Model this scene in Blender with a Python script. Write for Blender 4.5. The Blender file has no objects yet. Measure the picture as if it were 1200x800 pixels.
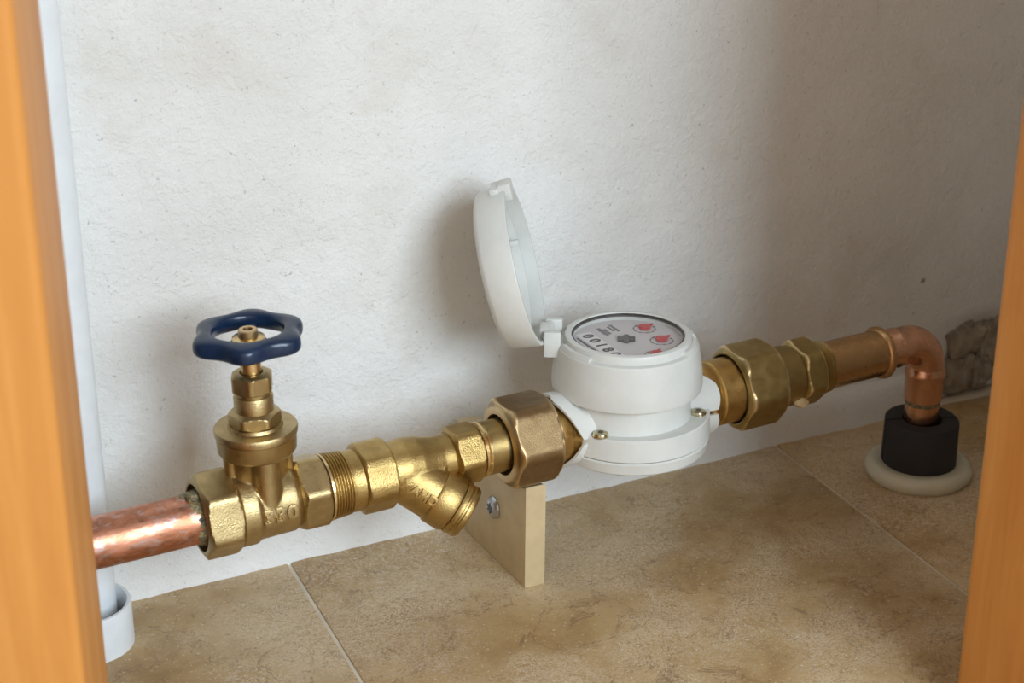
import bpy, bmesh, math, random
from math import sin, cos, pi, radians as rad
from mathutils import Vector, Matrix, noise
random.seed(7)
S = bpy.context.scene
COL = S.collection

# ------------------------------------------------------------------ camera
YAW, PITCH = rad(27.3), rad(22.3)
cam_d = bpy.data.cameras.new('camera'); cam = bpy.data.objects.new('camera', cam_d); COL.objects.link(cam)
cam.location = (0, -.911, .535)
cam.rotation_euler = (pi/2 - PITCH, 0, -YAW)
cam_d.sensor_width = 36; cam_d.lens = 2064/1200*36; cam_d.clip_start = .02
cam_d.dof.use_dof = True; cam_d.dof.focus_distance = 1.02; cam_d.dof.aperture_fstop = 11
S.camera = cam

# ------------------------------------------------------------------ light
W = bpy.data.worlds.new('room_light'); S.world = W; W.use_nodes = True
W.node_tree.nodes['Background'].inputs[0].default_value = (1.0, .93, .85, 1)
W.node_tree.nodes['Background'].inputs[1].default_value = .40
def area(name, loc, target, size, power, col):
    d = bpy.data.lights.new(name, 'AREA'); d.shape = 'RECTANGLE'; d.size, d.size_y = size
    d.energy = power; d.color = col
    o = bpy.data.objects.new(name, d); COL.objects.link(o); o.location = loc
    o.rotation_euler = (Vector(target) - Vector(loc)).to_track_quat('-Z', 'Y').to_euler()
    return o
area('window_daylight', (.50, -1.95, .92), (.40, 0, .15), (.85, .90), 36, (.75, .885, 1.0))
area('warm_fill', (-1.1, -1.5, 1.3), (.3, 0, .1), (.7, .7), 9, (1.0, .92, .82))  # added warm fill from the left, not a known lamp
vs = S.view_settings
vs.view_transform = 'Standard'; vs.look = 'None'; vs.gamma = 1; vs.use_curve_mapping = False; vs.exposure = 0.0

# ------------------------------------------------------------------ material helpers
def srgb(r, g, b):
    f = lambda c: (c/255/12.92 if c/255 <= .04045 else ((c/255+.055)/1.055)**2.4)
    return (f(r), f(g), f(b), 1)
class NT:
    def __init__(s, name):
        s.m = bpy.data.materials.new(name); s.m.use_nodes = True
        s.t = s.m.node_tree; s.p = s.t.nodes['Principled BSDF']
        s.tc = s.t.nodes.new('ShaderNodeTexCoord')
    def n(s, typ, **kw):
        x = s.t.nodes.new(typ)
        for k, v in kw.items():
            if isinstance(k, str) and hasattr(x, k): setattr(x, k, v)
        return x
    def l(s, a, b): s.t.links.new(a, b)
    def coord(s, scale=(1, 1, 1), rot=(0, 0, 0), out='Object'):
        mp = s.n('ShaderNodeMapping'); mp.inputs['Scale'].default_value = scale; mp.inputs['Rotation'].default_value = rot
        s.l(s.tc.outputs[out], mp.inputs['Vector']); return mp.outputs[0]
    def noise(s, scale, detail=4, rough=.55, vec=None, dist=0):
        x = s.n('ShaderNodeTexNoise'); x.inputs['Scale'].default_value = scale; x.inputs['Detail'].default_value = detail
        x.inputs['Roughness'].default_value = rough; x.inputs['Distortion'].default_value = dist
        s.l(vec or s.tc.outputs['Object'], x.inputs['Vector']); return x.outputs['Fac']
    def ramp(s, fac, stops):
        x = s.n('ShaderNodeValToRGB'); e = x.color_ramp.elements
        while len(e) < len(stops): e.new(.5)
        for i, (p, c) in enumerate(stops):
            e[i].position = p; e[i].color = c if len(c) == 4 else (*c, 1)
        s.l(fac, x.inputs[0]); return x.outputs[0]
    def mix(s, fac, a, b, mode='MIX'):
        x = s.n('ShaderNodeMix'); x.data_type = 'RGBA'; x.blend_type = mode
        if isinstance(fac, (int, float)): x.inputs[0].default_value = fac
        else: s.l(fac, x.inputs[0])
        for i, v in ((6, a), (7, b)):
            if isinstance(v, tuple): x.inputs[i].default_value = v
            else: s.l(v, x.inputs[i])
        return x.outputs[2]
    def bump(s, height, strength, dist, prev=None):
        x = s.n('ShaderNodeBump'); x.inputs['Strength'].default_value = strength; x.inputs['Distance'].default_value = dist
        s.l(height, x.inputs['Height'])
        if prev: s.l(prev, x.inputs['Normal'])
        s.l(x.outputs[0], s.p.inputs['Normal']); return x.outputs[0]
    def col(s, c):
        if isinstance(c, tuple): s.p.inputs['Base Color'].default_value = c
        else: s.l(c, s.p.inputs['Base Color'])
    def set(s, **kw):
        for k, v in kw.items():
            i = s.p.inputs[k.replace('_', ' ')]
            if isinstance(v, (int, float, tuple)): i.default_value = v
            else: s.l(v, i)
        return s
g = lambda v: (v, v, v, 1)

def metal(name, c1, c2, rough, bump_scale, bump_d, spots=90, strength=.5, wear=None):
    a = NT(name)
    big = a.noise(spots, 5, .6)
    c = a.mix(a.ramp(big, [(.35, g(0)), (.68, g(1))]), c1, c2)
    if wear:                                            # corners rubbed bright
        ge = a.n('ShaderNodeNewGeometry')
        c = a.mix(a.ramp(ge.outputs['Pointiness'], [(.520, g(0)), (.548, g(.9))]), c, wear)
    a.col(c); a.set(Metallic=1.0)
    a.set(Roughness=a.ramp(a.noise(spots*2.2, 4), [(.25, g(rough-.08)), (.75, g(rough+.12))]))
    a.bump(a.noise(bump_scale, 6, .6), strength, bump_d)
    return a.m
M = {}
M['brass_valve'] = metal('brass_valve', (.56, .425, .215, 1), (.40, .295, .14, 1), 0.33, 1100, 0.0005, 70, 0.42)
M['brass_cast'] = metal('brass_cast', (.55, .385, .15, 1), (.37, .25, .09, 1), 0.33, 1100, 0.0005, 60, 0.5)
M['brass_turned'] = metal('brass_turned', (.80, .62, .34, 1), (.62, .45, .2, 1), .24, 700, .0001, 90, .3)
M['brass_nut'] = metal('brass_nut', (.33, .225, .115, 1), (.25, .165, .08, 1), .38, 1300, .0003, 110, .4, wear=(.72, .54, .30, 1))
M['brass_dark'] = metal('brass_dark', (.46, .345, .14, 1), (.34, .245, .09, 1), 0.35, 1300, 0.0002, 90, 0.35, wear=(.80, .62, .36, 1))
M['brass_plain'] = metal('brass_plain', (.46, .335, .14, 1), (.36, .255, .10, 1), .33, 1300, .0002, 90, .35)
M['brass_tail'] = metal('brass_tail', (.62, .40, .14, 1), (.46, .285, .09, 1), 0.36, 1500, 0.0002, 90, 0.4)
M['brass_tube'] = metal('brass_tube', (.60, .38, .19, 1), (.50, .30, .14, 1), 0.27, 400, 0.0001, 40, 0.2)
M['copper_fitting'] = metal('copper_fitting', (.74, .42, .27, 1), (.62, .33, .20, 1), 0.22, 300, 0.0001, 30, 0.2)

def mk_copper():
    a = NT('copper_pipe')
    v = a.coord((.5, 1, 1))
    n1 = a.noise(75, 6, .65, v, .6); n2 = a.noise(260, 4, .6, v)
    c = a.mix(a.ramp(n1, [(.38, g(0)), (.55, g(1))]), (.74, .35, .235, 1), (.52, .22, .12, 1))
    c = a.mix(a.ramp(n2, [(.50, g(0)), (.66, g(1))]), c, (.40, .19, .12, 1))
    c = a.mix(a.ramp(a.noise(160, 5, .7, v, 1.0), [(.54, g(0)), (.64, g(.7))]), c, (.62, .46, .44, 1))
    a.col(c); a.set(Metallic=1.0, Roughness=a.ramp(n1, [(.3, g(.28)), (.7, g(.52))]))
    a.bump(n2, .4, .0006); return a.m
M['copper_pipe'] = mk_copper()
def mk_flux():
    a = NT('solder_flux')
    c = a.ramp(a.noise(420, 5, .7), [(.32, srgb(60, 56, 46)), (.43, srgb(116, 120, 106)), (.54, srgb(156, 134, 84)), (.70, srgb(206, 200, 176))])
    a.col(c); a.set(Roughness=.42, Metallic=.35); a.bump(a.noise(700, 4), 1, .0012); return a.m
M['solder_flux'] = mk_flux()

def plastic(name, c, rough, bs=500, bd=.00005, var=.04):
    a = NT(name)
    d = tuple(x*(1-var*2.5) for x in c[:3]) + (1,)
    a.col(a.mix(a.ramp(a.noise(40, 5, .65), [(.4, g(0)), (.75, g(1))]), c, d)); a.set(Roughness=rough)
    a.bump(a.noise(bs, 3), .4, bd); return a.m
M['meter_plastic'] = plastic('meter_plastic', srgb(216, 216, 210), .38)
M['pvc'] = plastic('pvc', srgb(232, 236, 238), .32)
M['wheel_paint'] = plastic('wheel_paint', srgb(20, 44, 74), .28, 160, .0006, .16)
M['foam'] = plastic('foam', srgb(44, 42, 43), .8, 1500, .0003, .1)
M['flange_cream'] = plastic('flange_cream', srgb(206, 200, 176), .28, 200, .0001)
M['putty'] = plastic('putty', srgb(214, 186, 140), .5, 600, .0003)
M['bracket_paint'] = plastic('bracket_paint', srgb(214, 192, 150), .5, 900, .0003, .08)
M['red'] = plastic('pointer_red', srgb(205, 45, 52), .4)
M['ink'] = plastic('print_ink', srgb(52, 50, 50), .5)
M['ink_grey'] = plastic('print_ink_grey', srgb(110, 106, 104), .5)
M['star_grey'] = plastic('star_grey', srgb(78, 74, 68), .35)
M['dial'] = plastic('dial_face', srgb(214, 208, 208), .5, 500, .00001, .01)
M['dial_white'] = plastic('dial_window', srgb(238, 232, 232), .5, 500, .00001, .01)
M['gasket_and_shade'] = plastic('gasket_and_shade_dark', srgb(62, 56, 52), .4)  # glass seal; also the shade of bores and screw recesses as dark colour
M['steel'] = metal('screw_steel', (.60, .60, .62, 1), (.44, .44, .46, 1), .3, 900, .0001)
M['zinc'] = metal('screw_zinc', (.62, .56, .38, 1), (.44, .38, .22, 1), .25, 900, .0001)
def mk_glass():
    m = bpy.data.materials.new('glass_pane'); m.use_nodes = True; t = m.node_tree; t.nodes.clear()
    o = t.nodes.new('ShaderNodeOutputMaterial'); mx = t.nodes.new('ShaderNodeMixShader')
    tr = t.nodes.new('ShaderNodeBsdfTransparent'); gl = t.nodes.new('ShaderNodeBsdfGlossy'); fr = t.nodes.new('ShaderNodeFresnel')
    gl.inputs['Roughness'].default_value = .03; fr.inputs['IOR'].default_value = 1.45
    tr.inputs[0].default_value = (.97, .97, .97, 1)
    ge = t.nodes.new('ShaderNodeNewGeometry'); sb_ = t.nodes.new('ShaderNodeMath'); sb_.operation = 'SUBTRACT'; sb_.inputs[0].default_value = 1
    mu = t.nodes.new('ShaderNodeMath'); mu.operation = 'MULTIPLY'
    t.links.new(ge.outputs['Backfacing'], sb_.inputs[1]); t.links.new(sb_.outputs[0], mu.inputs[0]); t.links.new(fr.outputs[0], mu.inputs[1])
    t.links.new(mu.outputs[0], mx.inputs[0]); t.links.new(tr.outputs[0], mx.inputs[1]); t.links.new(gl.outputs[0], mx.inputs[2])
    t.links.new(mx.outputs[0], o.inputs[0]); return m
M['glass'] = mk_glass()

def mk_wall():
    a = NT('plaster_wall')
    c = a.ramp(a.noise(5, 6, .6), [(.35, srgb(228, 226, 221)), (.65, srgb(240, 239, 236))])
    # old damp and dirt smudges
    c = a.mix(a.ramp(a.noise(9, 7, .62, None, .4), [(.56, g(0)), (.80, g(.45))]), c, srgb(202, 188, 168))
    # tiny dark pits
    c = a.mix(a.ramp(a.noise(330, 3, .6), [(.66, g(0)), (.74, g(.6))]), c, srgb(160, 150, 140))
    c = a.mix(a.ramp(a.noise(48, 2, .5), [(.77, g(0)), (.80, g(.8))]), c, srgb(120, 104, 88))
    a.col(c); a.set(Roughness=.85)
    b = a.bump(a.noise(24, 6, .6), .55, .006)
    b = a.bump(a.noise(170, 5, .62, None, .3), .7, .0019, b)
    a.bump(a.noise(520, 4, .65), .8, .0009, b); return a.m
M['wall'] = mk_wall()
def mk_stone():
    a = NT('rough_stone')
    c = a.ramp(a.noise(60, 7, .65, None, .5), [(.3, srgb(136, 124, 108)), (.55, srgb(172, 160, 142)), (.75, srgb(200, 190, 174))])
    a.col(c); a.set(Roughness=.9); a.bump(a.noise(220, 6, .65), .8, .003); return a.m
M['stone'] = mk_stone()
def mk_tile():
    a = NT('travertine_tile')
    inf = a.n('ShaderNodeObjectInfo')
    add = a.n('ShaderNodeVectorMath', operation='MULTIPLY_ADD')
    a.l(a.tc.outputs['Object'], add.inputs[0]); add.inputs[1].default_value = (1, 1, 1)
    cmb = a.n('ShaderNodeCombineXYZ'); a.l(inf.outputs['Random'], cmb.inputs[0]); a.l(inf.outputs['Random'], cmb.inputs[1])
    sc = a.n('ShaderNodeVectorMath', operation='SCALE'); a.l(cmb.outputs[0], sc.inputs[0]); sc.inputs['Scale'].default_value = 13
    a.l(sc.outputs[0], add.inputs[2]); v = add.outputs[0]
    c = a.ramp(a.noise(7, 6, .6, v, .5), [(.30, srgb(168, 134, 84)), (.5, srgb(192, 161, 113)), (.68, srgb(208, 184, 143))])
    c = a.mix(a.ramp(a.noise(30, 6, .65, v, .8), [(.46, g(0)), (.74, g(.6))]), c, srgb(146, 110, 66))
    c = a.mix(a.ramp(a.noise(22, 5, .6, v, 1.2), [(.58, g(0)), (.7, g(.55))]), c, srgb(206, 178, 138))
    # fine curled mineral veins
    w = a.noise(150, 6, .7, v, 2.6)
    vein = a.ramp(w, [(.45, g(0)), (.49, g(.9)), (.51, g(.9)), (.55, g(0))])
    patch = a.ramp(a.noise(14, 3, .5, v), [(.42, g(0)), (.6, g(1))])
    mm = a.n('ShaderNodeMath', operation='MULTIPLY'); a.l(vein, mm.inputs[0]); a.l(patch, mm.inputs[1])
    v2 = a.noise(75, 5, .65, v, 3.0)
    ln = a.ramp(v2, [(.47, g(0)), (.49, g(.9)), (.51, g(.9)), (.53, g(0))])
    p2 = a.ramp(a.noise(9, 3, .5, v), [(.46, g(0)), (.62, g(1))])
    m2 = a.n('ShaderNodeMath', operation='MULTIPLY'); a.l(ln, m2.inputs[0]); a.l(p2, m2.inputs[1])
    c = a.mix(m2.outputs[0], c, srgb(222, 206, 182))
    crack = a.ramp(a.noise(16, 5, .6, v, 1.5), [(.490, g(0)), (.499, g(.6)), (.501, g(.6)), (.510, g(0))])
    c = a.mix(crack, c, srgb(124, 92, 64))
    c = a.mix(mm.outputs[0], c, srgb(226, 208, 180))
    c = a.mix(a.ramp(a.noise(260, 4, .6, v, .5), [(.60, g(0)), (.72, g(.45))]), c, srgb(128, 94, 62))
    c = a.mix(a.ramp(a.noise(420, 3, .6, v), [(.62, g(0)), (.70, g(.8))]), c, srgb(230, 218, 198))
    a.col(c); a.set(Roughness=a.ramp(a.noise(60, 5, .6, v), [(.3, g(.34)), (.7, g(.55))]))
    b = a.bump(w, .4, .0012); a.bump(a.noise(500, 4, .6, v), .3, .0005, b); return a.m
M['tile'] = mk_tile()
M['grout'] = plastic('grout', srgb(224, 212, 192), .85, 900, .0006, .1)
def mk_wood():
    a = NT('varnished_pine')
    v = a.coord((16, 16, 1.0))
    n1 = a.noise(3.0, 6, .6, v, .8); n2 = a.noise(16, 4, .6, v)
    c = a.ramp(n1, [(.3, srgb(196, 126, 58)), (.52, srgb(210, 143, 72)), (.72, srgb(219, 155, 84))])
    c = a.mix(a.ramp(n2, [(.5, g(0)), (.75, g(.3))]), c, srgb(190, 118, 50))
    a.col(c); a.set(Roughness=.5); a.p.inputs['Specular IOR Level'].default_value = .25; a.bump(n2, .12, .0004); return a.m
M['wood'] = mk_wood()

# ------------------------------------------------------------------ mesh helpers
def obj(name, bm, mat, parent=None, loc=(0, 0, 0), rot=(0, 0, 0), smooth=38):
    me = bpy.data.meshes.new(name)
    bmesh.ops.remove_doubles(bm, verts=bm.verts, dist=1e-6)
    bmesh.ops.recalc_face_normals(bm, faces=bm.faces)
    bm.to_mesh(me); bm.free()
    if smooth:
        for p in me.polygons: p.use_smooth = True
        me.set_sharp_from_angle(angle=rad(smooth))
    me.materials.append(M[mat])
    o = bpy.data.objects.new(name, me); COL.objects.link(o)
    o.location = loc; o.rotation_euler = rot
    if parent: o.parent = parent
    return o
def tag(o, label, cat, group=None):
    o['label'] = label; o['category'] = cat
    if group: o['group'] = group
    return o
def thing(name, label, cat, loc=(0, 0, 0), rot=(0, 0, 0), group=None):
    o = bpy.data.objects.new(name, None); COL.objects.link(o); o.empty_display_size = .02
    o.location = loc; o.rotation_euler = rot
    return tag(o, label, cat, group)
def struct(o):
    o['kind'] = 'structure'; return o
def grid(bm, rows, close_u=True, cap0=False, cap1=False):
    """rows: list of rings of points"""
    R = [[bm.verts.new(p) for p in r] for r in rows]
    n = len(R[0])
    for i in range(len(R)-1):
        for j in range(n if close_u else n-1):
            k = (j+1) % n
            try: bm.faces.new((R[i][j], R[i][k], R[i+1][k], R[i+1][j]))
            except ValueError: pass
    if cap0: bm.faces.new(R[0][::-1])
    if cap1: bm.faces.new(R[-1])
    return R
def ringX(x, r, seg, fn=None):
    """ring round the X axis; angle a from -Y (front) towards +Z"""
    out = []
    for j in range(seg):
        a = 2*pi*j/seg
        q = r if fn is None else fn(a, r)
        out.append((x, -q*cos(a), q*sin(a)))
    return out
def latheX(prof, seg=56, bm=None, cap=True):
    bm = bm or bmesh.new()
    grid(bm, [ringX(x, r, seg) for x, r in prof], True, cap, cap); return bm
def latheZ(prof, seg=64, bm=None, cap=True, cx=0, cy=0):
    bm = bm or bmesh.new()
    grid(bm, [[(cx+r*cos(2*pi*j/seg), cy+r*sin(2*pi*j/seg), z) for j in range(seg)] for z, r in prof], True, cap, cap); return bm
def closedZ(prof, seg=64):
    """closed profile revolved round Z (ring shaped bodies)"""
    bm = bmesh.new(); p = prof + [prof[0]]
    grid(bm, [[(r*cos(2*pi*j/seg), r*sin(2*pi*j/seg), z) for j in range(seg)] for z, r in p]); return bm
def closedX(prof, seg=64):
    bm = bmesh.new(); p = prof + [prof[0]]
    grid(bm, [ringX(x, r, seg) for x, r in p]); return bm
def hexX(x0, x1, Rc, corner, bore, ch0=.12, ch1=.12, depth0=None, seg=96, slope=.55, soft=.0006):
    """hexagonal ring round X: corners Rc, bevelled corners at both ends, bore through"""
    ap = Rc*cos(pi/6); L = x1-x0
    def hexr(a):
        d = (a-corner) % (pi/3) - pi/6
        r = ap/cos(d)
        return min(r, Rc-soft + (r-(Rc-soft))*.25) if r > Rc-soft else r
    xs = [0, .03, .06, .1, .14, .18, .23, .3, .5, .7, .77, .82, .86, .9, .94, .97, 1]
    rows = []
    c0, c1 = ap*(1-ch0*.35), ap*(1-ch1*.35)
    if depth0: rows += [ringX(x0+depth0, bore, seg)]
    rows += [ringX(x0, bore, seg)]
    for t in xs:
        x = x0+t*L
        lim = min(c0+(x-x0)/slope*1.0, c1+(x1-x)/slope*1.0)
        rows.append([(x, -q*cos(a), q*sin(a)) for a in (2*pi*j/seg for j in range(seg)) for q in (min(hexr(a), lim),)])
    rows += [ringX(x1, bore, seg)]
    if depth0: rows += [ringX(x0+depth0, bore, seg)]
    else: rows += [ringX(x0, bore, seg)]
    bm = bmesh.new(); grid(bm, rows); return bm
TOZ = Matrix.Rotation(-pi/2, 4, 'Y')       # local X -> +Z
def hexZ(z0, z1, Rc, corner, bore, **k):
    bm = hexX(z0, z1, Rc, corner, bore, **k); bm.transform(TOZ); return bm
def box(x0, x1, y0, y1, z0, z1, bev=0, seg=2, bm=None):
    bm = bm or bmesh.new()
    r = bmesh.ops.create_cube(bm, size=1)
    bmesh.ops.scale(bm, vec=(x1-x0, y1-y0, z1-z0), verts=r['verts'])
    bmesh.ops.translate(bm, vec=((x0+x1)/2, (y0+y1)/2, (z0+z1)/2), verts=r['verts'])
    if bev:
        ed = {e for v in r['verts'] for e in v.link_edges}
        bmesh.ops.bevel(bm, geom=list(ed), offset=bev, segments=seg, affect='EDGES', profile=.5)
    return bm
def prism(pts, z0, z1, bev=0):
    bm = bmesh.new()
    a = [bm.verts.new((x, y, z0)) for x, y in pts]; b = [bm.verts.new((x, y, z1)) for x, y in pts]
    n = len(pts)
    bm.faces.new(a[::-1]); bm.faces.new(b)
    for i in range(n): bm.faces.new((a[i], a[(i+1) % n], b[(i+1) % n], b[i]))
    if bev: bmesh.ops.bevel(bm, geom=bm.edges[:], offset=bev, segments=2, affect='EDGES', profile=.5)
    return bm
def tube(path, r, seg=32, cap=True):
    """round tube along a polyline; r number or list"""
    bm = bmesh.new(); rows = []; P = [Vector(p) for p in path]; n = len(P)
    up = None
    for i, p in enumerate(P):
        d = (P[min(i+1, n-1)]-P[max(i-1, 0)]).normalized()
        if up is None:
            up = d.orthogonal().normalized()
        up = (up - d*up.dot(d)).normalized(); s = d.cross(up)
        q = r[i] if isinstance(r, (list, tuple)) else r
        rows.append([p + (up*cos(2*pi*j/seg)+s*sin(2*pi*j/seg))*q for j in range(seg)])
    grid(bm, rows, True, cap, cap); return bm
def text_bm(body, size, ext, bevel=0, spacing=1.0, bold=0):
    cu = bpy.data.curves.new('txt', 'FONT'); cu.body = body; cu.size = size; cu.extrude = ext; cu.bevel_depth = bevel
    cu.align_x = 'CENTER'; cu.align_y = 'CENTER'; cu.resolution_u = 4; cu.space_character = spacing; cu.offset = bold
    o = bpy.data.objects.new('txt', cu); COL.objects.link(o)
    dg = bpy.context.evaluated_depsgraph_get()
    me = bpy.data.meshes.new_from_object(o.evaluated_get(dg))
    bm = bmesh.new(); bm.from_mesh(me)
    bpy.data.objects.remove(o); bpy.data.curves.remove(cu); bpy.data.meshes.remove(me)
    return bm
def join_bm(dst, src):
    me = bpy.data.meshes.new('tmp'); src.to_mesh(me); src.free(); dst.from_mesh(me); bpy.data.meshes.remove(me); return dst
def fuse(o, voxel, smooth_it=8):
    m = o.modifiers.new('fuse', 'REMESH'); m.mode = 'VOXEL'; m.voxel_size = voxel; m.use_smooth_shade = True
    s = o.modifiers.new('soften', 'SMOOTH'); s.factor = .5; s.iterations = smooth_it

# ------------------------------------------------------------------ setting
def wall_mesh():
    bm = bmesh.new(); nx, nz = 190, 130
    x0, x1, z0, z1 = -.10, .95, -.03, .95
    vs_ = []
    for i in range(nx+1):
        col = []
        for k in range(nz+1):
            x = x0+(x1-x0)*i/nx; z = z0+(z1-z0)*(k/nz)**1.35
            y = noise.fractal(Vector((x*7, 3, z*7)), 1, 2, 4)*.0022 + noise.noise(Vector((x*30, 1, z*30)))*.0005
            # plaster broken away above the floor at the right end
            d = max(0, 1-((x-.862)/.034)**2)*max(0, 1-((z-.012)/.052)**2)
            y += .007*min(1, d*2)
            col.append(bm.verts.new((x, y+.002, z)))
        vs_.append(col)
    for i in range(nx):
        for k in range(nz):
            bm.faces.new((vs_[i][k], vs_[i+1][k], vs_[i+1][k+1], vs_[i][k+1]))
    r = bmesh.ops.extrude_face_region(bm, geom=bm.faces[:])
    for v in r['geom']:
        if isinstance(v, bmesh.types.BMVert): v.co.y = .09
    return bm
wall = struct(obj('wall_back', wall_mesh(), 'wall', smooth=60))
def lump(sx, sy, sz, seed, sub=3, pw=.55, amp=.16):
    bm = bmesh.new(); bmesh.ops.create_icosphere(bm, subdivisions=sub, radius=1)
    for v in bm.verts:
        c = v.co.normalized(); p = c.copy()
        for i in range(3): p[i] = math.copysign(abs(c[i])**pw, c[i])
        p *= 1+amp*noise.fractal(p*1.6+Vector((seed, seed*2, 0)), 1, 2, 4)
        v.co = Vector((p.x*sx, p.y*sy, p.z*sz))
    return bm
for i, (x, z, sx, sz) in enumerate([(.848, .044, .017, .012), (.872, .038, .008, .016), (.844, .017, .014, .013), (.866, .014, .008, .010)]):
    obj('stone', lump(sx*1.12, .010, sz*1.12, i*3.1+1, 4, .5, .34), 'stone', wall, (x, .0100, z), smooth=50)
bm = box(.885, .96, -.9, .09, -.03, .95, .002); struct(obj('wall_right', bm, 'wall'))
bm = box(-.16, -.06, -.9, .09, -.03, .95, .002); struct(obj('wall_left', bm, 'wall'))

# plaster skirting, hand trowelled
def skirt():
    bm = bmesh.new(); rows = []
    n = 150
    for i in range(n+1):
        x = -.06+(.815+.06)*i/n
        h = .026 + .003*noise.fractal(Vector((x*9, 5, 0)), 1, 2, 3); d = .0068+.0018*noise.noise(Vector((x*14, 9, 0)))
        w = noise.noise(Vector((x*60, 2, 0)))*.0014
        rows.append([(x, .02, -.005), (x, -d-.0015+w, -.005), (x, -d+w, .004), (x, -d*.9+w, h*.6), (x, -d*.72+w*.5, h*.88), (x, -d*.35, h), (x, .0015, h*1.06), (x, .02, h*1.06)])
    grid(bm, rows, True, True, True); return bm
struct(obj('baseboard_back', skirt(), 'wall', smooth=60))

# floor: stone tiles laid slightly out of square with the wall, pale joints
floor = struct(obj('floor', box(-.16, .96, -2.2, .09, -.05, -.0012), 'grout', smooth=0))
ed, ex = Vector((-.0763, -.9971, 0)), Vector((.9971, -.0763, 0))
org = Vector((.3134, 0, 0)); pitch, gap = .3605, .0022
def tile(c0, c1, d0, d1, clip=None):
    bm = bmesh.new()
    P = [org+ex*c0+ed*d0, org+ex*c1+ed*d0, org+ex*c1+ed*d1, org+ex*c0+ed*d1]
    cen = sum(P, Vector())/4
    lo = [bm.verts.new((p-cen)+Vector((0, 0, -.012))) for p in P]; hi = [bm.verts.new((p-cen)) for p in P]
    bm.faces.new(lo[::-1]); bm.faces.new(hi)
    for i in range(4): bm.faces.new((lo[i], lo[(i+1) % 4], hi[(i+1) % 4], hi[i]))
    bmesh.ops.bevel(bm, geom=[e for e in bm.edges if all(v in hi for v in e.verts)], offset=.0009, segments=2, affect='EDGES', profile=.5)
    obj('tile', bm, 'tile', floor, cen)
for j, (d0, d1) in enumerate([(-.035, .445), (.445, .925), (.925, 1.405)]):
    for i in range(-2, 2):
        c0, c1 = i*pitch, (i+1)*pitch
        tile(c0+gap/2, c1-gap/2, d0+gap/2, d1-gap/2)

# varnished timber frame of the cupboard opening
def stile(x0, x1, y0, y1, rnd):
    bm = box(x0, x1, y0, y1, 0, .95)
    e = [e for e in bm.edges if abs(e.verts[0].co.z-e.verts[1].co.z) > .5]
    bmesh.ops.bevel(bm, geom=e, offset=rnd, segments=6, affect='EDGES', profile=.5); return bm
struct(obj('trim_1', stile(-.095, 0, 0, .1575, .004), 'wood', None, (.1130, -.352, 0), (0, 0, rad(-15.2))))
struct(obj('trim_2', stile(.5735, .69, -.392, -.310, .007), 'wood'))
struct(obj('wall_front_unseen', box(.690, .885, -.334, -.314, 0, .95), 'wall'))  # unseen cupboard front, added to block light; plastered pale for neutral bounce
struct(obj('wall_front_left', box(-.06, .030, -.318, -.300, 0, .95), 'wall'))

# ------------------------------------------------------------------ pipe run frame
YP = -.09; SL = .0192; RY = -math.atan(SL)
def AX(x): return .0885+(x-.1767)*SL
def run(name, label, cat, x, group=None):
    return thing(name, label, cat, (x, YP, AX(x)), (0, RY, 0), group)

# left copper pipe
X0 = .236
t = run('copper_pipe', 'thick reddish copper supply pipe entering from behind the left timber stile', 'pipe', X0)
obj('pipe', latheX([(-.28, .0135), (-.28, .014), (0, .014), (.004, .014), (.004, .0128)], 64), 'copper_pipe', t)
def flux():
    bm = bmesh.new(); seg = 72; rows = []
    for i, (x, b) in enumerate([(-.0110, .01385), (-.009, .0141), (-.006, .01435), (-.003, .0149), (0, .0155), (.004, .0160)]):
        def f(a, r, x=x):
            n = noise.fractal(Vector((x*150, cos(a)*2.6, sin(a)*2.6)), 1, 2, 4)
            lim = .30+.35*n + .45*max(0, sin(a-.6))
            k = max(0, min(1, (x+.0155*lim)/.004+.0))
            return .0137 + (r-.0137+.0006*n)*k
        rows.append(ringX(x, b, seg, f))
    grid(bm, rows); return bm
obj('solder_joint', flux(), 'solder_flux', t, smooth=60)
bl = obj('flux_blob', lump(.0042, .0035, .0032, 4.0, 3, 1.0, .3), 'solder_flux', t, (-.0035, -.0032, .0148), smooth=60)

# gate valve
XV = .2705
t = run('gate_valve', 'brass gate valve with blue lobed handwheel on the copper pipe', 'valve', XV)
obj('end_nut', hexX(-.0365, -.0165, .0250, rad(44), .0186, .2, .1, depth0=.006, soft=.0009), 'brass_valve', t)
obj('bore_shade', latheX([(-.0315, .0140), (-.0310, .0188)], 48, cap=False), 'gasket_and_shade', t)  # dark disc standing in for the shade inside the bore
bm = bmesh.new()
latheX([(-.0168, .0200), (-.0162, .0213), (-.0075, .0213), (-.0050, .0196), (.0150, .0192), (.0172, .0178), (.0185, .0170)], 56, bm)
# neck: oval core with a guide rib in front and behind
seg = 48
for (z0, z1, rx0, ry0, rx1, ry1, cy) in [(.004, .034, .0150, .0125, .0165, .0150, 0)]:
    rows = []
    for k in range(9):
        u = k/8; z = z0+(z1-z0)*u; ax = rx0+(rx1-rx0)*u**2; ay = ry0+(ry1-ry0)*u**2
        rows.append([(ax*cos(2*pi*j/seg), cy+ay*sin(2*pi*j/seg), z) for j in range(seg)])
    grid(bm, rows, True, True, True)
for cy in (-.0112, .0112):
    latheZ([(.002, .0078), (.034, .0082)], 40, bm, cx=0, cy=cy)
for sx in (-1, 1):
    latheZ([(.008, .0040), (.034, .0046)], 24, bm, cx=sx*.0150, cy=0)
body = obj('body', bm, 'brass_valve', t); fuse(body, .0006, 9)
obj('outlet_hex', hexX(.0178, .0352, .0222, rad(18.5), .012, .25, .25, soft=.0009), 'brass_valve', t)
obj('stop_face', latheX([(.0352, .019), (.0364, .0192), (.0364, .012)], 56), 'brass_turned', t)
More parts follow.
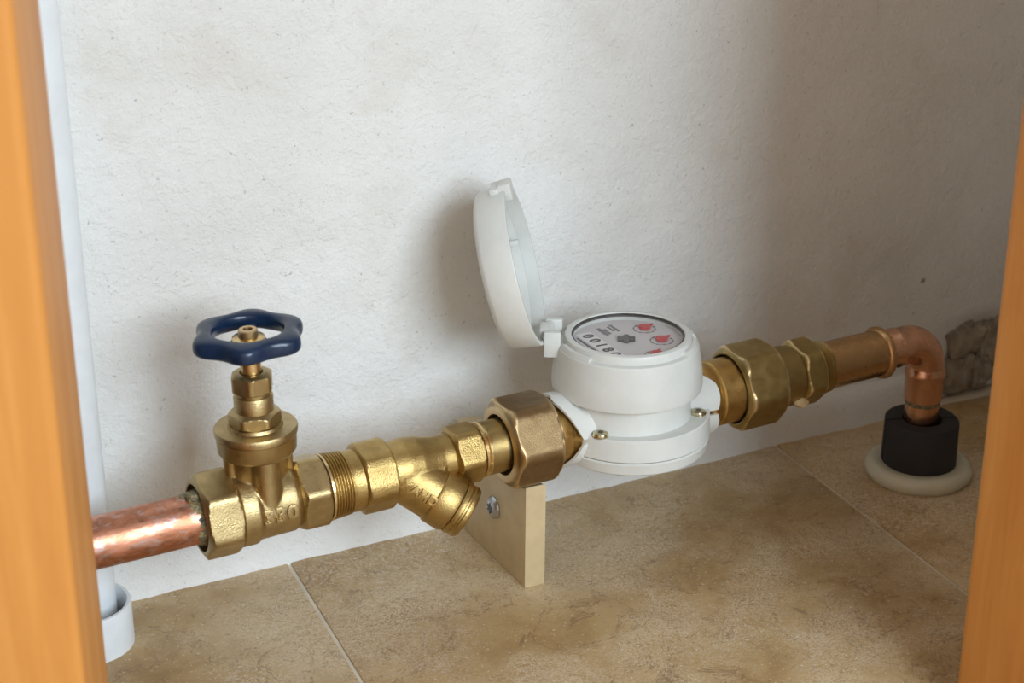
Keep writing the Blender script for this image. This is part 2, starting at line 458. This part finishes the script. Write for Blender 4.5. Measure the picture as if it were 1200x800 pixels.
# embossed number on the body
def wrap(bm, r, x0, a0):
    for v in bm.verts:
        a = a0 + v.co.y/r; q = r+v.co.z
        v.co = Vector((x0+v.co.x, -q*cos(a), q*sin(a)))
    return bm
obj('embossed_number', wrap(text_bm('330', .0120, .0007, .0004, 1.12, .0003), .0196, .0040, rad(0)), 'brass_valve', t, smooth=50)
# bonnet stack
bm = latheZ([(.0300, .0155), (.0318, .0200), (.0335, .0212), (.0410, .0216), (.0418, .0219), (.0422, .0214), (.0428, .0214), (.0432, .0224), (.0455, .0226), (.0466, .0219), (.0470, .0150), (.0486, .0143)], 72)
obj('bonnet', bm, 'brass_valve', t)
obj('bonnet_hex', hexZ(.0484, .0566, .0147, rad(-12), .004, ch0=.05, ch1=.6), 'brass_valve', t)
obj('bonnet_neck', latheZ([(.056, .0106), (.0640, .0106), (.0650, .0100), (.0652, .0092), (.0676, .0092)], 56), 'brass_valve', t)
obj('packing_nut', hexZ(.0665, .0778, .0120, rad(24), .0062, ch0=.5, ch1=.45), 'brass_valve', t)
obj('stem', latheZ([(.070, .0056), (.0935, .0056)], 40), 'brass_turned', t)
def wheel():
    bm = bmesh.new(); rows = []; nt, ns = 132, 28
    for i in range(nt):
        th = 2*pi*i/nt
        c = cos(6*(th-rad(6.7)))
        Ro = .0286+.0024*(c if c > 0 else -(-c)**.9); Ri = .0183
        rc, a, b = (Ro+Ri)/2, (Ro-Ri)/2, .0049
        ring = []
        for j in range(ns):
            p = 2*pi*j/ns
            k = .72
            u = math.copysign(abs(cos(p))**k, cos(p))*a; w = math.copysign(abs(sin(p))**k, sin(p))*b
            w -= .0012*(u/a)*.6
            r = rc+u; ring.append((r*cos(th), r*sin(th), w))
        rows.append(ring)
    rows.append(rows[0]); grid(bm, rows); return bm
hw = obj('handwheel', wheel(), 'wheel_paint', t, (0, 0, .0982), smooth=60)
bm = latheZ([(-.0072, .0088), (-.0068, .0096), (-.0030, .0096), (-.0024, .0088)], 40)
for k in range(3):
    b2 = tube([(.006, 0, -.0052), (.014, 0, -.0050), (.0205, 0, -.0026)], [.0030, .0028, .0034], 16)
    b2.transform(Matrix.Rotation(rad(66.7+120*k), 4, 'Z')); join_bm(bm, b2)
obj('spoke_hub', bm, 'wheel_paint', hw)
obj('hub_washer', latheZ([(-.0024, .0086), (-.0006, .0086), (-.0003, .0080)], 40), 'brass_turned', hw)
obj('hub_nut', closedZ([(-.0006, .0052), (.0034, .0052), (.0040, .0046), (.0040, .0026), (.0022, .0024), (.0022, .0002), (-.0006, .0002)], 40), 'brass_nut', hw)

# Y strainer
XS = .350
t = run('pipe_strainer', 'golden cast brass strainer with slanting branch between valve and meter', 'strainer', XS)
prof = [(-.0450, .0172)]
for k in range(8):                                     # tapered male thread
    x = -.0440+k*.00165; r = .0190-k*.00013
    prof += [(x, r-.0011), (x+.00055, r), (x+.0009, r), (x+.00145, r-.0011)]
prof += [(-.0300, .0174), (-.0240, .0176), (-.0238, .0150)]
obj('threaded_nipple', latheX(prof, 72), 'brass_cast', t, smooth=50)
obj('collar', hexX(-.0242, -.0052, .0222, rad(-8), .012, .22, .18, soft=.0022), 'brass_cast', t)
bm = latheX([(-.0080, .0150), (-.0040, .0165), (.004, .0176), (.012, .0170), (.020, .0150), (.026, .0140), (.0335, .0140)], 56)
bdir = Vector((cos(rad(45)), -.62*sin(rad(45)), -.785*sin(rad(45)))).normalized()
mb = bdir.to_track_quat('X', 'Z').to_matrix().to_4x4()
b2 = latheX([(-.004, .0154), (.028, .0156)], 56); b2.transform(mb); join_bm(bm, b2)
# web between the branch and the straight run
b2 = latheX([(.010, .0135), (.026, .0125)], 40); b2.transform(Matrix.Rotation(0, 4, 'X') @ Vector((1, bdir.y*.45, bdir.z*.45)).normalized().to_track_quat('X', 'Z').to_matrix().to_4x4()); join_bm(bm, b2)
sb = obj('body', bm, 'brass_cast', t); fuse(sb, .0006, 10)
bm = latheX([(.0255, .0148), (.0262, .0162), (.0275, .0168), (.0372, .0169), (.0388, .0162), (.0394, .0150)], 56); bm.transform(mb)
br = obj('branch_socket', bm, 'brass_cast', t)
bm = latheX([(.0390, .0144), (.0396, .0156), (.0412, .0162), (.0424, .0162), (.0430, .0154), (.0440, .0154), (.0446, .0159), (.0464, .0159), (.0478, .0150), (.0478, .0)], 56); bm.transform(mb)
obj('branch_cap', bm, 'brass_cast', t)
# raised letters on the branch
to_cam = Vector((-.35, -.82, .44)); e2 = (to_cam-bdir*to_cam.dot(bdir)).normalized(); e3 = e2.cross(bdir)
if e3.z < 0: e3 = -e3
def on_branch(bm, r, s0, a0):
    for v in bm.verts:
        a = a0+v.co.y/r; q = r+v.co.z
        v.co = bdir*(s0+v.co.x)+(e2*cos(a)+e3*sin(a))*q
    return bm
obj('raised_letters', on_branch(text_bm('MAHD', .0078, .0009, .0003, 1.0, .0002), .0154, .0165, rad(-16)), 'brass_cast', t, smooth=50)
obj('outlet_hex', hexX(.0330, .0500, .0186, rad(2), .012, .3, .1, soft=.001), 'brass_cast', t)
obj('outlet_bead', latheX([(.0498, .0150), (.0503, .0163), (.0515, .0163), (.0522, .0156), (.0530, .0163), (.0540, .0163), (.0546, .0150)], 56), 'brass_turned', t)
obj('outlet_tail', latheX([(.0540, .0150), (.0542, .0158), (.0850, .0158), (.0850, .010)], 56), 'brass_plain', t)

# union nuts either side of the meter
t = run('union_nut', 'large hexagonal brown brass union nut left of the meter, above the bracket', 'nut', .4155, 'union nuts either side of the meter')
obj('hex_ring', hexX(0, .0312, .0284, rad(1), .0182, .32, .2, depth0=.010, soft=.0016), 'brass_nut', t)
obj('inner_gap_shade', latheX([(.0095, .0130), (.0098, .0186)], 48, cap=False), 'gasket_and_shade', t)  # shade of the open bore put in as a dark disc
t = run('union_nut', 'large hexagonal dark brass union nut right of the white meter', 'nut', .5735, 'union nuts either side of the meter')
obj('hex_ring', hexX(0, .0300, .0284, rad(-3), .0226, .32, .2, depth0=.009, soft=.0016), 'brass_dark', t)
obj('inner_gap_shade', latheX([(.0085, .0130), (.0088, .0230)], 48, cap=False), 'gasket_and_shade', t)  # dark disc in place of the shaded gap round the tail

# mounting bracket under the left union nut
def bracket():
    cy, cz, r = YP, AX(.431), .0290
    pts = [(-.0085, 0), (-.1005, 0), (-.1005, .0668)]
    for k in range(25):
        a = rad(248) + (rad(322)-rad(248))*k/24
        pts.append((cy+r*cos(a), cz+r*sin(a)))
    pts += [(-.0600, .0760), (-.0085, .0735)]
    bm = prism(pts, 0, .0132, .0005)
    bm.transform(Matrix(((0, 0, 1, 0), (1, 0, 0, 0), (0, 1, 0, 0), (0, 0, 0, 1)))); return bm
t = thing('mounting_bracket', 'beige upright plate standing on the floor under the union nut', 'bracket', (.4272, 0, 0))
obj('plate', bracket(), 'bracket_paint', t)
sc = obj('screw', latheX([(0, .0071), (-.0008, .0073), (-.0020, .0067), (-.0030, .0050), (-.0034, .0034), (-.0034, 0)], 40), 'steel', t, (0, -.0605, .0360))
bm = bmesh.new()
pts = []
for k in range(24):
    a = 2*pi*k/24; q = .0027+.0010*cos(6*a)*1.0; pts.append((q*cos(a), q*sin(a)))
bm = prism(pts, -.0002, .0004); bm.transform(Matrix.Rotation(-pi/2, 4, 'Y'))
obj('drive_recess_shade', bm, 'gasket_and_shade', sc, (-.0034, 0, 0))  # dark star inlay, recess shade given as colour

# ------------------------------------------------------------------ water meter
MX, MZ = .5005, .0947
t = thing('water_meter', 'white plastic water meter with its round lid flipped open', 'meter', (MX, YP, MZ))
bx = bmesh.new()
obj('brass_body', latheX([(-.0640, .012), (-.0640, .0150), (-.0545, .0150), (-.0545, .0196), (-.0468, .0198), (-.0456, .0190), (-.0450, .0188), (.0470, .0188), (.0485, .0205), (.0500, .0212), (.0545, .0212), (.0560, .0206), (.0572, .0196), (.0585, .0196), (.0595, .0204), (.0850, .0204), (.0850, .012)], 64), 'brass_tail', t, rot=(0, RY, 0))
def disc_part(z0, z1, r0, r1, cut=None):
    seg = 120; bm = bmesh.new(); rows = []
    for z, r in [(z0, 0.002), (z0, r0-.0012), (z0+.0009, r0), (z1-.0008, r1), (z1, r1-.0008), (z1, .002)]:
        ring = []
        for j in range(seg):
            a = 2*pi*j/seg; x, y = r*cos(a), r*sin(a)
            if cut: x = max(-cut, min(cut, x))
            ring.append((x, y, z))
        rows.append(ring)
    grid(bm, rows, True, True, True); return bm
BX = .0030
obj('lower_shell', disc_part(-.0192, -.0110, .0464, .0478), 'meter_plastic', t, (BX, 0, 0))
obj('upper_shell', disc_part(-.0107, .0034, .0480, .0474, .0440), 'meter_plastic', t, (BX, 0, 0))
obj('moulding_pip', latheZ([(-.0215, .0006), (-.0190, .0013)], 16), 'meter_plastic', t, (-.0235, -.0325, 0))
def ear(side, up):
    """half saddle that flares over the brass tail"""
    bm = bmesh.new(); rows_o, rows_i = [], []
    n = 40
    for k in range(n+1):
        a = rad(4)+(pi-rad(8))*k/n
        q = math.degrees(min(a, pi-a))
        if side < 0: L = .0408+.0125*(min(q, 72)/72)**.9-(.001 if q > 82 else 0)
        else: L = .0505+.0025*sin(pi*min(q, 60)/60)-.010*max(0, q-45)/45
        ro, ri = [], []
        for m in range(9):
            x = .026+(L-.026)*m/8; fl = .0012*(m/8)**2
            ro.append((side*x, -(.0218+fl)*cos(a), up*(.0218+fl)*sin(a)))
            ri.append((side*x, -(.0200+fl)*cos(a), up*(.0200+fl)*sin(a)))
        rows_o.append(ro+ri[::-1])
    grid(bm, rows_o, True, True, True); return bm
for s in (-1, 1):
    obj('saddle_flare', ear(s, 1), 'meter_plastic', t, smooth=50)
    obj('saddle_flare', ear(s, -1), 'meter_plastic', t, smooth=50)
# neck and round register housing
obj('neck', latheZ([(.000, .0395), (.0034, .0393), (.006, .0385), (.022, .0388)], 96), 'meter_plastic', t)
obj('housing', latheZ([(.0205, .0390), (.0199, .0438), (.0204, .0446), (.0230, .0449), (.0300, .0445), (.0400, .0430), (.0462, .0419), (.0470, .0413), (.0473, .0400), (.0473, .0375), (.0473, .030)], 112), 'meter_plastic', t, smooth=16)
bz = obj('bezel', closedZ([(.0470, .0378), (.0505, .0376), (.0519, .0370), (.0523, .0360), (.0523, .0337), (.0514, .0330), (.0470, .0330)], 112), 'meter_plastic', t)
obj('glass_seal', closedZ([(.0500, .0330), (.0514, .0331), (.0518, .0334), (.0516, .0323), (.0500, .0322)], 96), 'gasket_and_shade', bz)
obj('glass', latheZ([(.0502, .0326), (.0512, .0326)], 96), 'glass', t)
def lug(a0, a1):
    bm = bmesh.new(); rows = []; n = 18
    for k in range(n+1):
        a = rad(a0+(a1-a0)*k/n)
        rows.append([(r*cos(a), r*sin(a), z) for z, r in [(.0440, .0378), (.0440, .0420), (.0462, .0417), (.0484, .0408), (.0495, .0400), (.0497, .0378)]])
    grid(bm, rows, True, True, True); return bm
for a0, a1 in [(168, 206), (-62, -26), (-20, 34), (60, 128)]:
    obj('rim_lug', lug(a0, a1), 'meter_plastic', t)
for a in (-26, 206):
    b2 = box(-.0008, .0008, -.0012, .0012, .030, .0470, .0004); b2.transform(Matrix.Rotation(rad(a), 4, 'Z') @ Matrix.Translation((.0418, 0, 0)) @ Matrix.Rotation(rad(-9), 4, 'Y') @ Matrix.Translation((.0045, 0, -.0)))
    obj('rim_rib', b2, 'meter_plastic', t)
# dial
dl = obj('dial', latheZ([(.0440, .0330), (.0476, .0330), (.0476, .0001)], 96), 'dial', t)
ZD = .0477
def flat(name, bm, mat, x, y, dz=0, parent=dl, rot=0):
    return obj(name, bm, mat, parent, (x, y, ZD+dz), (0, 0, rot), smooth=0)
flat('counter_window', box(-.0050, .0050, -.0225, .0215, 0, .0002), 'dial_white', -.0185, 0)
for k, ch in enumerate('00180'):
    flat('digit', text_bm(ch, .0096, .00015, 0, 1, .00022), 'ink', -.0182, .0156-.0078*k, .0003, rot=-pi/2)
for (x, y0, y1, n, h) in [(-.0250, .0165, -.0050, 15, .0011), (-.0064, .0245, .0120, 7, .0018), (-.0040, .0215, .0130, 5, .0012), (.0000, .0240, .0160, 5, .0010), (.0026, .0260, .0145, 7, .0013)]:
    bm = bmesh.new()
    for k in range(n):
        y = y0+(y1-y0)*(k+.5)/n; hw_ = h*(.55+.45*random.random()); w = abs(y1-y0)/n*.34
        box(-hw_, hw_, y-w, y+w, 0, .0001, bm=bm)
    o = flat('printed_marks', bm, 'ink_grey' if n < 15 else 'ink', x, 0); o['kind'] = 'stuff'
bm = bmesh.new(); pts = []
for k in range(96):
    a = 2*pi*k/96; q = .0022+.0036*abs(cos(3*a))**.45; pts.append((q*cos(a), q*sin(a)))
flat('flow_star', prism(pts, 0, .0012), 'star_grey', -.0004, .0012)
for (x, y, ang) in [(.0182, .0112, 12), (.0176, -.0092, 14), (.0030, -.0272, 40)]:
    pts = []
    for k in range(40):
        a = 2*pi*k/40; d = abs((a-pi+pi) % (2*pi)); d = min(d, 2*pi-d)
        q = .0037 if d > .30 else .0037+(.30-d)/.30*.0034
        pts.append((q*cos(a), q*sin(a)))
    p = flat('pointer', prism(pts, 0, .0010), 'red', x, y, .0008, rot=rad(ang))
    bm = bmesh.new()
    for k in range(10):
        b2 = box(.0060, .0072, -.0006, .0006, 0, .0001); b2.transform(Matrix.Rotation(2*pi*k/10, 4, 'Z')); join_bm(bm, b2)
    for k in range(40):
        if k % 4 == 0: continue
        b2 = box(.0064, .0067, -.00046, .00046, 0, .0001); b2.transform(Matrix.Rotation(2*pi*k/40, 4, 'Z')); join_bm(bm, b2)
    o = flat('pointer_scale', bm, 'ink_grey', x, y); o['kind'] = 'stuff'
# lid
PS, TI = rad(-31.3), rad(14.2)
LR = .048
u = Vector((-sin(TI)*cos(PS), -sin(TI)*sin(PS), cos(TI))); wv = Vector((-sin(PS), cos(PS), 0)); nv = u.cross(wv)
if nv.x > 0: nv = -nv                                   # outward normal of the open lid
hb = Vector((-.0486*cos(PS), -.0486*sin(PS), .1419-MZ)); lc = hb+u*LR
ml = Matrix((( wv.x, u.x, nv.x, 0), (wv.y, u.y, nv.y, 0), (wv.z, u.z, nv.z, 0), (0, 0, 0, 1)))
def to_lid(bm): bm.transform(Matrix.Translation(lc) @ ml); return bm
prof = [(0, LR), (.0008, LR+.0003), (.0165, LR-.0012), (.0188, LR-.0028), (.0200, LR-.0060), (.0203, .001), (.0183, .001), (.0180, LR-.0065), (.0168, LR-.0046), (.0150, LR-.0036), (0, LR-.0022)]
lid = obj('lid', to_lid(closedZ(prof, 112)), 'meter_plastic', t)
obj('inner_ring', to_lid(closedZ([(.0070, LR-.0068), (.0180, LR-.0074), (.0180, LR-.0092), (.0070, LR-.0082)], 96)), 'meter_plastic', lid)
bm = box(-.0016, .0016, -.0016, .0016, .0055, .0182, .0004); bm.transform(Matrix.Translation((.032, .004, 0))); obj('lid_peg', to_lid(bm), 'meter_plastic', lid)
bm = box(-.0065, .0065, LR-.0068, LR+.0032, -.0035, .0040, .0010); obj('latch', to_lid(bm), 'meter_plastic', lid)
bm = box(-.0085, .0085, LR-.0015, LR+.0022, .0035, .0090, .0010); obj('latch_lip', to_lid(bm), 'meter_plastic', lid)
# hinge
def to_hinge(bm):
    bm.transform(Matrix.Rotation(PS, 4, 'Z')); return bm
hz = .1475-MZ
bm = tube([(-.0462, -.0120, hz), (-.0462, .0120, hz)], .0030, 24); obj('hinge_barrel', to_hinge(bm), 'meter_plastic', t)
for y in (-.0105, .0105):
    bm = box(-.0490, -.0390, y-.0020, y+.0020, hz-.0125, hz+.0034, .0010); obj('hinge_arm', to_hinge(bm), 'meter_plastic', t)
bm = box(-.0520, -.0450, -.0070, .0070, hz-.0060, hz+.0030, .0012); obj('hinge_knuckle', to_hinge(bm), 'meter_plastic', lid)
# shell screws
for x, y in ((-.0325, -.0258), (.0345, -.0258)):
    s_ = obj('shell_screw', latheZ([(.0034, .0046), (.0044, .0048), (.0056, .0042), (.0060, .0030), (.0060, 0)], 32), 'zinc', t, (x, y, 0))
    bm = prism([(.0018*cos(2*pi*k/6), .0018*sin(2*pi*k/6)) for k in range(6)], .0059, .0062); obj('drive_recess_shade', bm, 'gasket_and_shade', s_)  # dark hexagon inlay colours in the shade of the screw recess

# ------------------------------------------------------------------ right hand fittings
XA = .6035
t = run('threaded_adapter', 'dark brass threaded adapter with small hexagon after the right union nut', 'fitting', XA)
obj('shoulder', latheX([(-.012, .012), (-.012, .0195), (.0120, .0194), (.0135, .0186), (.0162, .0186)], 64), 'brass_plain', t)
obj('hexagon', hexX(.0160, .0330, .0224, rad(48), .012, .42, .3, soft=.0012), 'brass_dark', t)
prof = [(.0328, .0120), (.0330, .0176)]
for k in range(4):
    x = .0340+k*.0021; r = .0174-k*.0003
    prof += [(x, r-.0010), (x+.0007, r), (x+.0011, r), (x+.0018, r-.0010)]
prof += [(.0425, .0150), (.0425, .0120)]
obj('thread', latheX(prof, 64), 'brass_plain', t, smooth=50)
dr = obj('sealant_drip', lump(.0056, .0036, .0034, 8.0, 3, 1.0, .3), 'putty', t, (.0145, -.0150, -.0130), rot=(0, rad(15), 0), smooth=60)

t = run('brass_coupling', 'smooth bronze coloured coupling tube with a raised end bead', 'coupling', .6440)
obj('tube', latheX([(0, .0120), (0, .0152), (.0425, .0150), (.0430, .0156)], 64), 'brass_tube', t)
obj('end_bead', latheX([(.0425, .0150), (.0432, .0163), (.0448, .0171), (.0466, .0170), (.0480, .0158), (.0486, .0146), (.0488, .0128)], 64), 'brass_tube', t)

XE = .7312; ZE = AX(.7312)
t = thing('copper_elbow', 'copper elbow turning the pipe down into the black foam sleeve', 'pipe', (XE, -.0880, 0))
rb = .0185
path = [(-.0195-.006, 0, ZE-.0004), (-rb, 0, ZE)]
for k in range(1, 13):
    a = pi/2*(1-k/12); path.append((-rb+rb*cos(a), 0, ZE-rb+rb*sin(a)))
path.append((0, 0, ZE-rb-.001))
obj('bend', tube(path, .0121, 48), 'copper_fitting', t)
obj('inlet_socket', latheX([(-.0400, .0105), (-.0400, .0122), (-.0300, .0123), (-.0288, .0131), (-.0272, .0131), (-.0262, .0124), (-.0195, .0125), (-.0180, .0119)], 48), 'copper_fitting', t, (0, -.0005, ZE), (0, RY, 0))
obj('outlet_socket', latheZ([(ZE-.0420, .0112), (ZE-.0420, .0124), (ZE-.0395, .0127), (ZE-.0255, .0127), (ZE-.0240, .0133), (ZE-.0220, .0133), (ZE-.0205, .0127), (ZE-.0180, .0119)], 48), 'copper_fitting', t)
obj('drop_pipe', latheZ([(-.004, .0112), (ZE-.040, .0112)], 48), 'copper_fitting', t)
obj('solder_ring', latheZ([(ZE-.0455, .0112), (ZE-.0445, .0116), (ZE-.0425, .0117), (ZE-.0418, .0112)], 48, cap=False), 'solder_flux', t)

def half_sleeve(s):
    bm = bmesh.new(); n = 40; rows = []
    g_ = .0008
    for k in range(n+1):
        a = pi*k/n
        ring = []
        for z, r in [(.0105, .0130), (.0105, .0238), (.0118, .0246), (.0410, .0242), (.0420, .0234), (.0420, .0130)]:
            ring.append((r*cos(a), s*(g_+r*sin(a)), z))
        rows.append(ring)
    grid(bm, rows, True, True, True); return bm
t = thing('foam_sleeve', 'black foam insulation sleeve round the foot of the copper drop pipe', 'sleeve', (.7326, -.0880, 0), (0, 0, rad(-22)))
for s in (-1, 1): obj('half_sleeve', half_sleeve(s), 'foam', t, smooth=45)
prof = [(0, .0275)] + [(.0052+.0062*sin(a), .0300+.0058*cos(a)) for a in [rad(x) for x in (-57, -30, 0, 25, 50, 75, 92)]] + [(.0112, .0255), (.0105, .0235), (.0098, .0150), (0, .0150)]
prof[0] = (0, .0325)
tag(obj('floor_flange', closedZ(prof, 96), 'flange_cream', None, (.7336, -.0875, 0)), 'cream ceramic ring on the floor round the black foam sleeve', 'flange')

# ------------------------------------------------------------------ white waste pipe and collar on the left
PX, PY = .1853, -.0330
tag(obj('white_pipe', latheZ([(.002, .0125), (.002, .0143), (.95, .0143), (.95, .0125)], 56), 'pvc', None, (PX, PY, 0)), 'tall white plastic pipe rising beside the left timber stile', 'pipe')
tag(obj('pipe_collar', closedZ([(0, .0250), (.0250, .0250), (.0262, .0245), (.0262, .0228), (.0250, .0222), (0, .0222)], 80), 'pvc', None, (.1808, -.0405, 0)), 'short white plastic ring on the floor round the white pipe', 'collar')
